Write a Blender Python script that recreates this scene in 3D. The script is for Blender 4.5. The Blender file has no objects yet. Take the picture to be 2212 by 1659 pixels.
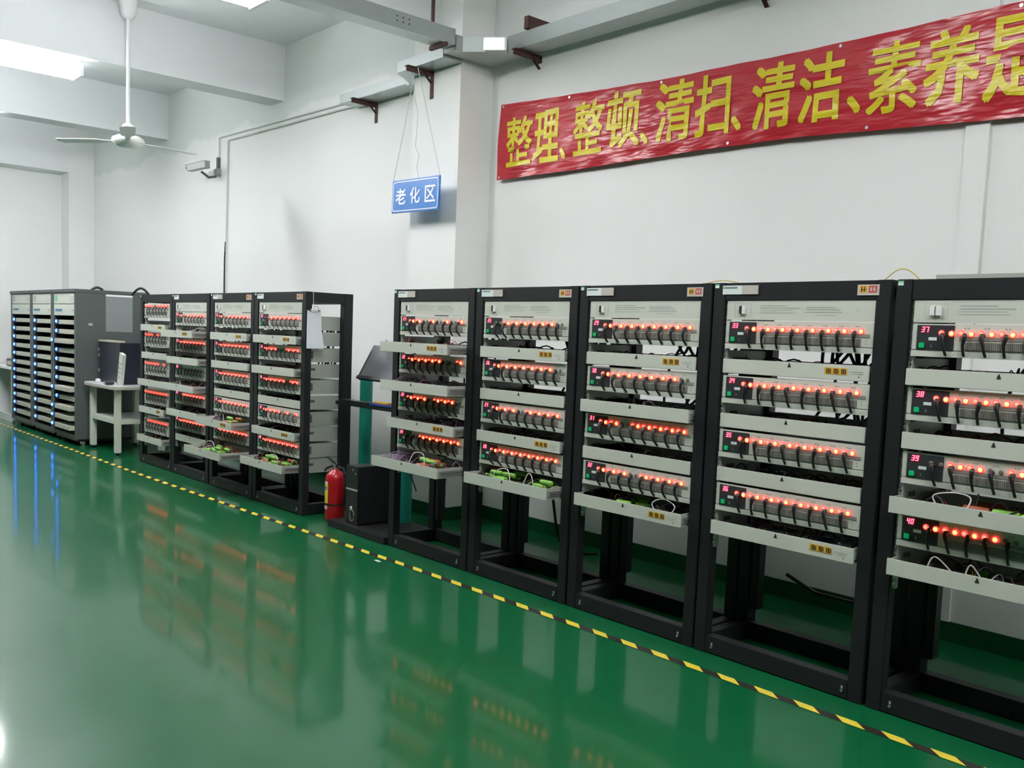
import bpy, bmesh, math, random
from mathutils import Vector, Matrix
S = bpy.context.scene
COL = S.collection
PI = math.pi
rnd = random.Random(7)

# ------------------------------------------------------------------ camera, world, exposure
def make_camera():
    cd = bpy.data.cameras.new('camera'); co = bpy.data.objects.new('camera', cd); COL.objects.link(co)
    cx, cy, cz, yaw, pitch, roll, f = 5.0395, -3.5149, 1.4260, 0.8408, 0.0899, 0.0384, 1997.088
    fw = Vector((-math.sin(yaw)*math.cos(pitch), math.cos(yaw)*math.cos(pitch), -math.sin(pitch)))
    r = fw.cross(Vector((0, 0, 1))).normalized(); u = r.cross(fw)
    c, s = math.cos(roll), math.sin(roll)
    r, u = c*r + s*u, -s*r + c*u
    m = Matrix(((r.x, u.x, -fw.x, cx), (r.y, u.y, -fw.y, cy), (r.z, u.z, -fw.z, cz), (0, 0, 0, 1)))
    co.matrix_world = m
    cd.sensor_fit = 'HORIZONTAL'; cd.sensor_width = 36.0
    cd.lens = f/2212*36.0
    cd.shift_x = 19.94/2212; cd.shift_y = 75.88/2212
    cd.clip_start = 0.05; cd.clip_end = 100
    S.camera = co
make_camera()
w = bpy.data.worlds.new('world'); S.world = w; w.use_nodes = True
w.node_tree.nodes['Background'].inputs[0].default_value = (0.9, 0.95, 1, 1)
w.node_tree.nodes['Background'].inputs[1].default_value = 0.3
S.view_settings.view_transform = 'Standard'; S.view_settings.look = 'None'
S.view_settings.gamma = 1.0; S.view_settings.use_curve_mapping = False
S.view_settings.exposure = 1.95
LIGHT_STRENGTH = 12.5       # fluorescent diffusers under the beams

# ------------------------------------------------------------------ materials
def mat(name, col, rough=0.5, metal=0.0, spec=0.5, noise=0.0, nscale=30.0, bump=0.0, bscale=200.0, coat=0.0):
    m = bpy.data.materials.new(name); m.use_nodes = True
    nt = m.node_tree; b = nt.nodes['Principled BSDF']
    b.inputs['Base Color'].default_value = (*col, 1)
    b.inputs['Roughness'].default_value = rough
    b.inputs['Metallic'].default_value = metal
    b.inputs['Specular IOR Level'].default_value = spec
    b.inputs['Coat Weight'].default_value = coat
    if noise or bump:
        tc = nt.nodes.new('ShaderNodeTexCoord')
    if noise:
        n = nt.nodes.new('ShaderNodeTexNoise'); n.inputs['Scale'].default_value = nscale
        n.inputs['Detail'].default_value = 4
        mx = nt.nodes.new('ShaderNodeMix'); mx.data_type = 'RGBA'
        mx.inputs[6].default_value = (*[c*(1-noise) for c in col], 1)
        mx.inputs[7].default_value = (*[min(1, c*(1+noise)) for c in col], 1)
        nt.links.new(tc.outputs['Object'], n.inputs['Vector'])
        nt.links.new(n.outputs['Fac'], mx.inputs[0]); nt.links.new(mx.outputs[2], b.inputs['Base Color'])
    if bump:
        n2 = nt.nodes.new('ShaderNodeTexNoise'); n2.inputs['Scale'].default_value = bscale
        bp = nt.nodes.new('ShaderNodeBump'); bp.inputs['Strength'].default_value = bump; bp.inputs['Distance'].default_value = 0.002
        nt.links.new(tc.outputs['Object'], n2.inputs['Vector'])
        nt.links.new(n2.outputs['Fac'], bp.inputs['Height']); nt.links.new(bp.outputs['Normal'], b.inputs['Normal'])
    return m
def emat(name, col, strength, base=(0.8, 0.8, 0.8)):
    m = bpy.data.materials.new(name); m.use_nodes = True
    b = m.node_tree.nodes['Principled BSDF']
    b.inputs['Base Color'].default_value = (*base, 1)
    b.inputs['Emission Color'].default_value = (*col, 1)
    b.inputs['Emission Strength'].default_value = strength
    b.inputs['Roughness'].default_value = 0.3
    return m
M = {}
M['wall'] = mat('white_wall_paint', (0.83, 0.845, 0.83), 0.75, spec=0.25, noise=0.015, nscale=3, bump=0.15, bscale=60)
M['farwall'] = mat('low_bounce_wall', (0.10, 0.11, 0.11), 0.5)  # unseen front and right walls, kept dark to cut bounced light
M['ceiling'] = mat('ceiling_paint', (0.80, 0.82, 0.835), 0.85, spec=0.2, noise=0.02, nscale=2)
M['floor'] = mat('green_epoxy', (0.002, 0.105, 0.034), 0.35, spec=0.12, coat=0.62, noise=0.10, nscale=5)
M['skirt'] = mat('green_skirting_paint', (0.002, 0.07, 0.022), 0.3)
M['black'] = mat('black_powder_coat', (0.013, 0.0135, 0.0155), 0.5, spec=0.35, noise=0.15, nscale=40, bump=0.2, bscale=500)
M['panel'] = mat('light_grey_enamel', (0.60, 0.625, 0.555), 0.45, noise=0.02, nscale=20)
M['case'] = mat('galvanised_case', (0.42, 0.45, 0.41), 0.45, metal=0.15, noise=0.05, nscale=15)
M['grille'] = mat('grille_grey', (0.15, 0.14, 0.12), 0.6)
M['strip'] = mat('pale_strip', (0.27, 0.26, 0.235), 0.55)
M['line'] = mat('seam_dark', (0.10, 0.10, 0.09), 0.7)
M['ctl'] = mat('charcoal_plastic', (0.035, 0.037, 0.042), 0.4)
M['rubber'] = mat('black_rubber', (0.010, 0.010, 0.011), 0.45)
M['darkplastic'] = mat('black_plastic', (0.014, 0.015, 0.018), 0.35)
M['silver'] = mat('zinc_screw', (0.7, 0.7, 0.7), 0.3, metal=0.9)
M['steel'] = mat('galvanised_steel', (0.46, 0.50, 0.495), 0.33, metal=0.7, noise=0.06, nscale=12)
M['rust'] = mat('rust_primer', (0.085, 0.04, 0.035), 0.8, noise=0.3, nscale=60)
M['white'] = mat('white_plastic', (0.8, 0.82, 0.82), 0.4)
M['paper'] = mat('white_paper', (0.72, 0.76, 0.82), 0.7)
M['label'] = mat('white_label', (0.72, 0.8, 0.78), 0.5)
M['beigetag'] = mat('clear_tag', (0.56, 0.53, 0.48), 0.25)
M['greentag'] = mat('green_tag', (0.20, 0.55, 0.30), 0.5)
M['greytext'] = mat('grey_print', (0.16, 0.19, 0.19), 0.6)
M['faint'] = mat('faint_print', (0.40, 0.43, 0.39), 0.5)
M['orange'] = mat('amber_sticker', (0.72, 0.40, 0.04), 0.5)
M['ink'] = mat('black_ink', (0.03, 0.02, 0.012), 0.6)
M['redink'] = mat('red_ink', (0.55, 0.06, 0.05), 0.6)
M['greenbtn'] = emat('green_switch', (0.0, 0.9, 0.25), 0.04, (0.01, 0.35, 0.12))
M['unlit'] = mat('unlit_lens', (0.20, 0.17, 0.13), 0.3)
M['lenshalo'] = emat('red_lens_halo', (1.0, 0.025, 0.022), 1.25, (0.25, 0.01, 0.01))  # glowing red lens ring, also standing in for the halo round each core
M['coreyel'] = emat('yellow_core', (1.0, 0.40, 0.06), 1.5, (0.8, 0.5, 0.2))
M['corepink'] = emat('pink_core', (1.0, 0.15, 0.11), 1.3, (0.3, 0.05, 0.05))
M['coredim'] = emat('dim_red_core', (1.0, 0.16, 0.09), 0.8, (0.3, 0.05, 0.03))
M['digit'] = emat('red_digit', (1.0, 0.05, 0.085), 1.9, (0.5, 0.02, 0.04))
M['blueled'] = emat('blue_led', (0.03, 0.10, 1.0), 2.2, (0.1, 0.2, 0.8))
M['bluecore'] = emat('cyan_core', (0.06, 0.30, 1.0), 3.2, (0.3, 0.6, 0.9))
M['cabgrey'] = mat('grey_cabinet_paint', (0.08, 0.094, 0.092), 0.5, noise=0.08, nscale=60)
M['cabdark'] = mat('cabinet_inside', (0.03, 0.03, 0.036), 0.7)
M['cream'] = mat('cream_module', (0.50, 0.50, 0.41), 0.5)
M['bluetext'] = mat('blue_print', (0.06, 0.22, 0.42), 0.5)
M['tabletop'] = mat('pale_laminate', (0.55, 0.55, 0.56), 0.4, noise=0.03)
M['tableedge'] = mat('beige_edge', (0.46, 0.42, 0.33), 0.5)
M['tableleg'] = mat('cream_leg_paint', (0.58, 0.62, 0.53), 0.45)
M['navy'] = mat('navy_black_plastic', (0.016, 0.018, 0.032), 0.4)
M['teal'] = mat('teal_pipe_paint', (0.015, 0.30, 0.23), 0.4, noise=0.05)
M['screen'] = mat('screen_glass', (0.10, 0.105, 0.115), 0.18, spec=0.6)
M['red'] = mat('extinguisher_red', (0.45, 0.008, 0.016), 0.28, coat=0.3)
M['yellow'] = mat('yellow_label', (0.75, 0.62, 0.05), 0.5)
M['bluebook'] = mat('blue_folder', (0.02, 0.05, 0.28), 0.4)
M['signblue'] = mat('sign_blue', (0.014, 0.175, 0.56), 0.35)
M['letterwhite'] = mat('letter_white', (0.82, 0.86, 0.9), 0.4)
M['wire_white'] = mat('white_wire', (0.62, 0.60, 0.58), 0.45)
M['wire_red'] = mat('red_wire', (0.28, 0.03, 0.03), 0.45)
M['wire_dark'] = mat('dark_wire', (0.02, 0.015, 0.02), 0.5)
M['wire_purple'] = mat('purple_wire', (0.30, 0.16, 0.33), 0.5)
M['wire_blue'] = mat('blue_wire', (0.05, 0.09, 0.2), 0.5)
M['wire_yellow'] = mat('yellow_wire', (0.6, 0.5, 0.12), 0.5)
M['cell'] = mat('green_cell_wrap', (0.17, 0.44, 0.055), 0.4)
M['cellred'] = mat('rust_red_cell', (0.35, 0.07, 0.02), 0.4)
M['lampwhite'] = emat('lamp_diffuser', (1.0, 0.985, 0.985), LIGHT_STRENGTH)
M['lampbright'] = emat('boosted_lamp_diffuser', (0.98, 0.985, 1.0), LIGHT_STRENGTH*1.45)  # emission raised to brighten the left end of the room
M['glowface'] = emat('small_glowing_face', (0.95, 1.0, 1.0), 1.6)
M['camgrey'] = mat('camera_grey', (0.36, 0.37, 0.37), 0.4)
M['conduit'] = mat('conduit_grey', (0.60, 0.62, 0.60), 0.5)

def wrinkle(m, scale, strength, stretch=(1, 1, 1), dist=0.02):
    nt = m.node_tree; b = nt.nodes['Principled BSDF']
    tc = nt.nodes.new('ShaderNodeTexCoord'); mp = nt.nodes.new('ShaderNodeMapping'); mp.inputs['Scale'].default_value = stretch
    mp.inputs['Rotation'].default_value = (0, 0.25, 0)
    n = nt.nodes.new('ShaderNodeTexNoise'); n.inputs['Scale'].default_value = scale; n.inputs['Detail'].default_value = 3
    bp = nt.nodes.new('ShaderNodeBump'); bp.inputs['Strength'].default_value = strength; bp.inputs['Distance'].default_value = dist
    nt.links.new(tc.outputs['Object'], mp.inputs['Vector']); nt.links.new(mp.outputs['Vector'], n.inputs['Vector'])
    nt.links.new(n.outputs['Fac'], bp.inputs['Height']); nt.links.new(bp.outputs['Normal'], b.inputs['Normal'])
M['banner'] = mat('red_vinyl', (0.50, 0.026, 0.04), 0.27, spec=0.5); wrinkle(M['banner'], 2.6, 0.9, (0.8, 1, 3.2), .035)
M['bannertext'] = mat('yellow_vinyl', (0.72, 0.60, 0.02), 0.32, spec=0.5); wrinkle(M['bannertext'], 2.6, 0.9, (0.8, 1, 3.2), .035)
def two_paints():
    """the back wall: a greyer coat of paint above a ragged line near the beams"""
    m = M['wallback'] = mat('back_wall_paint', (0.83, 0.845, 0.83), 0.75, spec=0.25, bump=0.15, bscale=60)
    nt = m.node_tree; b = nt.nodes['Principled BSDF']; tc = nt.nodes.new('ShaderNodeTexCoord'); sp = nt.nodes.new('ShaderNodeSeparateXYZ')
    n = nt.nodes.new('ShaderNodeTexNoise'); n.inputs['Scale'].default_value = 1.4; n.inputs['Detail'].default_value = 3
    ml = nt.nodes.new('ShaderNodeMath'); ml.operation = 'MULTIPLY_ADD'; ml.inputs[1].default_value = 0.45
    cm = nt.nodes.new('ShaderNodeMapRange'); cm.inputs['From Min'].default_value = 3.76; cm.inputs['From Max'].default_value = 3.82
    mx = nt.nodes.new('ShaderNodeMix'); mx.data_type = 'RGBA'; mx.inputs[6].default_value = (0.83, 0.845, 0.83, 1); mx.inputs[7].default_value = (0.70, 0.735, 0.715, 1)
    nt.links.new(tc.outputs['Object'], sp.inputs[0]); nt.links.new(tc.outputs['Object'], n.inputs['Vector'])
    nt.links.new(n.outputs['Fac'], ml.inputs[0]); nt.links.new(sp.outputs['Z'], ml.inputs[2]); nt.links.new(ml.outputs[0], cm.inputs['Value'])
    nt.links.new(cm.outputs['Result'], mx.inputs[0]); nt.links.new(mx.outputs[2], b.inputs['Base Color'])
two_paints()
def ripple_floor():
    nt = M['floor'].node_tree; b = nt.nodes['Principled BSDF']
    tc = nt.nodes.new('ShaderNodeTexCoord')
    n = nt.nodes.new('ShaderNodeTexNoise'); n.inputs['Scale'].default_value = 1.3; n.inputs['Detail'].default_value = 2
    n2 = nt.nodes.new('ShaderNodeTexNoise'); n2.inputs['Scale'].default_value = 0.8; n2.inputs['Detail'].default_value = 3
    bp = nt.nodes.new('ShaderNodeBump'); bp.inputs['Strength'].default_value = 0.03; bp.inputs['Distance'].default_value = 0.01
    mr = nt.nodes.new('ShaderNodeMapRange'); mr.inputs['To Min'].default_value = 0.05; mr.inputs['To Max'].default_value = 0.12
    nt.links.new(tc.outputs['Object'], n.inputs['Vector']); nt.links.new(tc.outputs['Object'], n2.inputs['Vector'])
    nt.links.new(n.outputs['Fac'], bp.inputs['Height']); nt.links.new(bp.outputs['Normal'], b.inputs['Normal'])
    nt.links.new(n2.outputs['Fac'], mr.inputs['Value']); nt.links.new(mr.outputs['Result'], b.inputs['Coat Roughness']); nt.links.new(bp.outputs['Normal'], b.inputs['Coat Normal'])
ripple_floor()

# ------------------------------------------------------------------ mesh helpers
class MB:
    """collects shapes into one mesh; every shape may have its own material slot"""
    def __init__(s): s.v = []; s.f = []; s.mi = []; s.sm = []; s.mats = []
    def slot(s, m):
        if m not in s.mats: s.mats.append(m)
        return s.mats.index(m)
    def add(s, vs, fs, m, smooth=False):
        o = len(s.v); k = s.slot(m); s.v += [tuple(p) for p in vs]
        for f in fs: s.f.append([i+o for i in f]); s.mi.append(k); s.sm.append(smooth)
        return s
    def box(s, x0, x1, y0, y1, z0, z1, m, bev=0.0):
        if bev > 0:
            bm = bmesh.new(); bmesh.ops.create_cube(bm, size=1.0)
            for v in bm.verts: v.co = Vector(((x0+x1)/2+v.co.x*(x1-x0), (y0+y1)/2+v.co.y*(y1-y0), (z0+z1)/2+v.co.z*(z1-z0)))
            bmesh.ops.bevel(bm, geom=list(bm.edges), offset=bev, segments=2, affect='EDGES')
            bm.verts.index_update()
            s.add([v.co for v in bm.verts], [[v.index for v in f.verts] for f in bm.faces], m); bm.free(); return s
        V = [(x0,y0,z0),(x1,y0,z0),(x1,y1,z0),(x0,y1,z0),(x0,y0,z1),(x1,y0,z1),(x1,y1,z1),(x0,y1,z1)]
        return s.add(V, [(0,3,2,1),(4,5,6,7),(0,1,5,4),(1,2,6,5),(2,3,7,6),(3,0,4,7)], m)
    def rot_box(s, c, sx, sy, sz, R, m):
        V = [Vector(c)+R@Vector((a*sx/2, b*sy/2, d*sz/2)) for d in (-1,1) for a,b in ((-1,-1),(1,-1),(1,1),(-1,1))]
        return s.add(V, [(0,3,2,1),(4,5,6,7),(0,1,5,4),(1,2,6,5),(2,3,7,6),(3,0,4,7)], m)
    def tube(s, pts, r, m, n=8, cap=True):
        pts = [Vector(p) for p in pts]; rs = r if isinstance(r, (list, tuple)) else [r]*len(pts)
        ring = []; prev = None
        for i, p in enumerate(pts):
            t = (pts[min(i+1, len(pts)-1)]-pts[max(i-1, 0)]).normalized()
            if prev is None:
                a = Vector((0, 0, 1)) if abs(t.z) < 0.9 else Vector((1, 0, 0)); u = t.cross(a).normalized()
            else: u = (prev-t*prev.dot(t)).normalized()
            prev = u; v = t.cross(u)
            ring.append([p+rs[i]*(u*math.cos(2*PI*k/n)+v*math.sin(2*PI*k/n)) for k in range(n)])
        V = [q for rg in ring for q in rg]; F = []
        for i in range(len(pts)-1):
            for k in range(n): F.append((i*n+k, i*n+(k+1)%n, (i+1)*n+(k+1)%n, (i+1)*n+k))
        s.add(V, F, m, True)
        if cap: s.add(ring[0], [tuple(range(n))[::-1]], m); s.add(ring[-1], [tuple(range(n))], m)
        return s
    def cyl(s, p0, p1, r, m, n=16, r2=None): return s.tube([p0, p1], [r, r if r2 is None else r2], m, n)
    def lathe(s, prof, c, m, n=24):
        V = []; F = []
        for r, z in prof:
            for k in range(n): V.append((c[0]+r*math.cos(2*PI*k/n), c[1]+r*math.sin(2*PI*k/n), c[2]+z))
        for i in range(len(prof)-1):
            for k in range(n): F.append((i*n+k, i*n+(k+1)%n, (i+1)*n+(k+1)%n, (i+1)*n+k))
        s.add(V, F, m, True)
        s.add(V[:n], [tuple(range(n))[::-1]], m); s.add(V[-n:], [tuple(range(n))], m); return s
    def prism(s, poly, a, b, m, axis='z'):
        """polygon extruded from a to b along an axis (poly holds the other two coordinates)"""
        def P(p, t): return (p[0], p[1], t) if axis == 'z' else ((p[0], t, p[1]) if axis == 'y' else (t, p[0], p[1]))
        n = len(poly); V = [P(p, a) for p in poly]+[P(p, b) for p in poly]
        F = [tuple(range(n))[::-1], tuple(range(n, 2*n))]+[(i, (i+1)%n, n+(i+1)%n, n+i) for i in range(n)]
        return s.add(V, F, m)
    def mesh(s, name):
        me = bpy.data.meshes.new(name); me.from_pydata(s.v, [], s.f)
        for m in s.mats: me.materials.append(m)
        me.polygons.foreach_set('material_index', s.mi); me.polygons.foreach_set('use_smooth', s.sm)
        me.update()
        bm = bmesh.new(); bm.from_mesh(me); bmesh.ops.recalc_face_normals(bm, faces=bm.faces); bm.to_mesh(me); bm.free()
        return me
def link(name, me, parent=None, loc=(0, 0, 0)):
    o = bpy.data.objects.new(name, me.mesh(name) if isinstance(me, MB) else me); COL.objects.link(o)
    o.location = loc
    if parent: o.parent = parent
    return o
def tag(o, label=None, cat=None, group=None, kind=None):
    if label: o['label'] = label
    if cat: o['category'] = cat
    if group: o['group'] = group
    if kind: o['kind'] = kind
    return o
def thing(name, loc, label, cat, group=None):
    o = bpy.data.objects.new(name, None); COL.objects.link(o); o.location = loc; o.empty_display_size = 0.1
    return tag(o, label, cat, group)
def structure(name, mb): return tag(link(name, mb), kind='structure')
def arc(p0, p1, h, n=7, side=(0, 0, 1)):
    p0 = Vector(p0); p1 = Vector(p1); s = Vector(side)
    return [p0.lerp(p1, i/(n-1))+s*h*math.sin(PI*i/(n-1)) for i in range(n)]
# ------------------------------------------------------------------ room shell
WY = 1.16; XL, XR, YF = -9.8, 9.0, -9.5; ZC = 4.25
structure('floor', MB().box(XL-.2, XR+.2, YF-.2, WY+.2, -.1, 0, M['floor']))
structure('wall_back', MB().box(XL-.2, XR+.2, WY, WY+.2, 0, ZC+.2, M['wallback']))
structure('wall_left', MB().box(XL-.2, XL, YF, WY, 0, ZC+.2, M['wall']))
structure('wall_right', MB().box(XR, XR+.2, YF, WY, 0, ZC+.2, M['farwall']))
structure('wall_front', MB().box(XL-.2, XR+.2, YF-.2, YF, 0, ZC+.2, M['farwall']))
structure('ceiling', MB().box(XL, XR, YF, WY, ZC, ZC+.2, M['ceiling']))
BEAMS = [-3.69, -6.66, -0.72, 2.25, 5.22, 8.19]          # x of each beam's near face
for x in BEAMS: structure('ceiling_beam', MB().box(x-.30, x, YF, WY, 3.71, ZC, M['ceiling']))
structure('ceiling_beam', MB().box(XL, -9.45, YF, .81, 3.55, ZC, M['ceiling']))
structure('wall_column', MB().box(-1.02, -.44, .845, WY, 0, ZC, M['wall']))
structure('wall_column', MB().box(XL, -9.45, .81, WY, 0, ZC, M['wall']))
structure('baseboard_back', MB().box(XL, -1.03, WY-.012, WY, 0, .10, M['skirt']).box(-.43, XR, WY-.012, WY, 0, .10, M['skirt'])
          .box(-1.032, -.428, .833, .845, 0, .10, M['skirt']).box(-1.032, -1.02, .845, WY, 0, .1, M['skirt']).box(-.44, -.428, .845, WY, 0, .1, M['skirt']))
structure('baseboard_left', MB().box(XL, XL+.012, YF, .8, 0, .10, M['skirt']))
structure('trim_1', MB().box(3.09, 3.20, WY-.02, WY, .1, 3.9, M['wall']))
# floor marking tape: yellow slanted blocks on a black strip
def tape():
    pts = [(-9.6, -.335), (-8.2, -.325), (-3.8, -.313), (-2.46, -.286), (-1.17, -.262), (.437, -.222), (1.93, -.206), (3.4, -.201), (5.6, -.20)]
    def yc(x):
        for (a, b), (c, d) in zip(pts, pts[1:]):
            if a <= x <= c: return b+(d-b)*(x-a)/(c-a)
        return pts[-1][1]
    mb = MB(); black = mat('tape_black', (0.02, 0.018, 0.015), 0.45); yel = mat('tape_yellow', (0.70, 0.56, 0.05), 0.45, noise=0.12, nscale=25)
    for (a, b), (c, d) in zip(pts, pts[1:]):
        mb.add([(a, b-.023, .0012), (c, d-.023, .0012), (c, d+.023, .0012), (a, b+.023, .0012)], [(0, 1, 2, 3)], black)
    x = 2.589-.184*66
    while x < 5.4:
        y = yc(x)
        mb.add([(x, y+.023, .002), (x+.057, y-.023, .002), (x+.147, yc(x+.1)-.023, .002), (x+.09, yc(x+.1)+.023, .002)], [(0, 1, 2, 3)], yel)
        x += .184
    return tag(link('floor_tape', mb), 'yellow and black hazard tape stuck along the green floor', 'floor tape')
tape()

# ------------------------------------------------------------------ ceiling lights (fluorescent battens under the beams)
def ceiling_light(x, y, label, lamp):
    t = thing('ceiling_light', (x, y, 3.71), label, 'ceiling light', 'fluorescent lights under the beams')
    link('housing', MB().box(-.06, .06, -.64, .64, -.05, 0, M['white'], .006), t)
    link('diffuser', MB().box(-.12, .12, -.62, .62, -.15, -.045, M[lamp], .02), t)
    for s in (-1, 1): link('end_cap', MB().box(-.125, .125, s*.62 if s > 0 else -.645, .645 if s > 0 else -.62, -.155, -.045, M['white']), t)
LIGHT_LABELS = ['glaring fluorescent light under the beam, beside the ceiling fan rod', 'fluorescent light under the far beam, behind the ceiling fan', 'fluorescent light under the beam that meets the wall column',
                'fluorescent light under the beam over the red banner', 'fluorescent light under the beam beyond the end of the rack row', 'fluorescent light under the last beam by the dark end wall']
for x, l in zip(BEAMS, LIGHT_LABELS): ceiling_light(x-.15, -1.18 if x == -.72 else -1.42, l, 'lampbright' if x < -3 else 'lampwhite')

# ------------------------------------------------------------------ battery testers
SEG = {'0': 'abcdef', '1': 'bc', '2': 'abged', '3': 'abgcd', '4': 'fgbc', '5': 'afgcd', '6': 'afgedc', '7': 'abc', '8': 'abcdefg', '9': 'abcfgd'}
def digits(txt, h, y):
    mb = MB(); wd = h*.52; t = h*.15
    L = {'a': (0, h-t, wd, h), 'd': (0, 0, wd, t), 'g': (0, h/2-t/2, wd, h/2+t/2), 'f': (0, h/2, t, h), 'b': (wd-t, h/2, wd, h), 'e': (0, 0, t, h/2), 'c': (wd-t, 0, wd, h/2)}
    for i, c in enumerate(txt):
        ox = (i-len(txt)/2)*wd*1.4
        for s in SEG[c]:
            x0, z0, x1, z1 = L[s]
            mb.prism([(ox+x0+z0*.16, z0), (ox+x1+z0*.16, z0), (ox+x1+z1*.16, z1), (ox+x0+z1*.16, z1)], y, y+.002, M['digit'], 'y')
    return mb
def lamp_mesh(core, lens, k):
    mb = MB(); n = 12
    mb.tube([(0, 0, 0), (0, -.004, 0), (0, -.0055, 0)], [.0115*k, .0115*k, .009*k], lens, n)
    if core: mb.tube([(0, -.0055, 0), (0, -.0075, 0), (0, -.0085, 0)], [.0078*k, .0066*k, .003*k], core, n)
    return mb
LAMP = {'L': lamp_mesh(M['coredim'], M['lenshalo'], .92).mesh('lamp_left'), 'R': lamp_mesh(M['coreyel'], M['lenshalo'], 1).mesh('lamp_right'),
        'l': lamp_mesh(M['coredim'], M['lenshalo'], .92).mesh('lamp_far_left'), 'r': lamp_mesh(M['corepink'], M['lenshalo'], 1).mesh('lamp_far_right'), 'o': lamp_mesh(None, M['unlit'], .7).mesh('lamp_off'),
        'd': lamp_mesh(None, M['lenshalo'], .8).mesh('lamp_dim')}
def clip_mesh(dx, bow, kink=0.0, thin=1.0, out=1.0):
    mb = MB()
    P = [(0, -.002, .083), (kink, -.012, .082), (kink, -.018*out, .077), (kink*.6, (-.020-bow*.4)*out, .062), (dx*.25, (-.020-bow)*out, .046), (dx*.55, (-.017-bow*.8)*out, .028), (dx*.85, -.011*out, .014), (dx, -.004, .006)]
    mb.tube(P, [r*thin for r in (.007, .0090, .0095, .0075, .0058, .0054, .0054, .005)], M['rubber'], 8)
    return mb
CLIPS = {'straight': [clip_mesh(.006, 0, 0, 1, .7).mesh('clip'), clip_mesh(.009, .003, -.006, 1, .7).mesh('clip'), clip_mesh(.004, 0, .005, 1, .7).mesh('clip')],
         'bowed': [clip_mesh(.008, .006).mesh('clip'), clip_mesh(.012, .010, -.005).mesh('clip'), clip_mesh(.010, .003, .003).mesh('clip')],
         'thin': [clip_mesh(.006, .002, 0, .52).mesh('clip'), clip_mesh(.009, .006, -.004, .52).mesh('clip'), clip_mesh(.012, .004, .002, .52).mesh('clip')]}
def faceplate(W, H, ctl):
    mb = MB(); p = M['panel']
    mb.box(0, W, 0, .01, 0, H, p)
    mb.box(0, W, -.0012, 0, H*.20, H*.212, M['line'])                   # seam above the lower lip
    mb.box(0, W, -.003, 0, 0, H*.16, p)
    x0 = .165 if ctl else .03
    mb.box(x0+.01, W-.025, -.0016, 0, H*.52, H*(.63 if ctl else .72), M['strip'])
    for k in range(8):                                                  # pair of small printed ticks above each channel
        cx = (.129+.0703*k) if ctl else .05+k*(W-.1)/7
        if ctl and k == 0: continue
        for d in (-.006, .006): mb.box(cx+d-.0025, cx+d+.0025, -.0008, 0, H*.865, H*.89, M['greytext'])
    for d in (0, 1): mb.box(W-.042, W-.039, -.0008, 0, H*(.3+.1*d), H*(.33+.1*d), M['greytext'])
    return mb
def grille(W, H, ctl):
    mb = MB(); x0 = .195 if ctl else .04; x1 = W-.06
    mb.box(x0, x1, -.0012, .0, H*.235, H*.47, M['grille'])
    n = 70 if ctl else 40
    for i in range(n):
        x = x0+(i+.5)*(x1-x0)/n; mb.box(x-.0022, x+.0022, -.0035, -.0012, H*.24, H*.465, M['strip'])
    return mb
def unit_meshes(W, H, ctl):
    d = {'face': faceplate(W, H, ctl).mesh('faceplate'), 'grille': grille(W, H, ctl).mesh('vent_grille'),
         'case': MB().box(.012, W-.012, .010, .375, .004, H-.012, M['case']).box(W-.0125, W-.0105, .08, .10, .03, .09, M['line']).mesh('case'),
         'ctl': MB().box(.018, .156, -.003, 0, .024, .118, M['ctl'], .001).mesh('control_panel'),
         'switch': MB().box(.030, .050, -.009, -.003, .032, .052, M['greenbtn'], .002).mesh('power_switch'),
         'tag1': MB().box(.064, .094, -.0042, -.003, .061, .073, M['label']).mesh('white_tag'),
         'mark': MB().box(.072, .077, -.004, -.003, .034, .046, M['silver']).mesh('socket_mark')}
    return d
UM = unit_meshes(.70, .123, True); UA = unit_meshes(.63, .14, False)
def tester(x, z, label, lit, num=None, wide=True, far=False, clips='bowed'):
    U, W, H = (UM, .70, .123) if wide else (UA, .63, .14)
    t = thing('battery_tester', (x, .006, z), label, 'battery tester', 'battery testers mounted in the racks')
    link('case', U['case'], t); link('faceplate', U['face'], t); link('vent_grille', U['grille'], t)
    if wide:
        c = link('control_panel', U['ctl'], t)
        link('number_display', digits(num, .021, -.0055), c, (.050, 0, .091))
        link('power_switch', U['switch'], c); link('white_tag', U['tag1'], c); link('socket_mark', U['mark'], c)
    for k in range(8):
        cx = (.129+.0703*k) if wide else .05+k*(W-.1)/7
        zz = .090 if wide else .118
        on = lit[k] == '1'
        for s, q in ((-.0185, 'L'), (.0185, 'R')):
            me = LAMP[(q.lower() if far else q)] if on else LAMP['o']
            if not wide and on: me = LAMP['l' if q == 'L' else 'd']
            sc = s if wide else s*.8
            link('indicator_lamp', me, t, (cx+sc, -.0005 if (k or not wide) else -.003, zz+(.0 if q == 'L' else -.002)))
        c = link('test_clip', CLIPS['thin' if far else clips][rnd.randrange(3)], t, (cx-.006, -.003, 0))
        if not wide: c.scale = (1, 1, 1.25)
    return t

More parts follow.
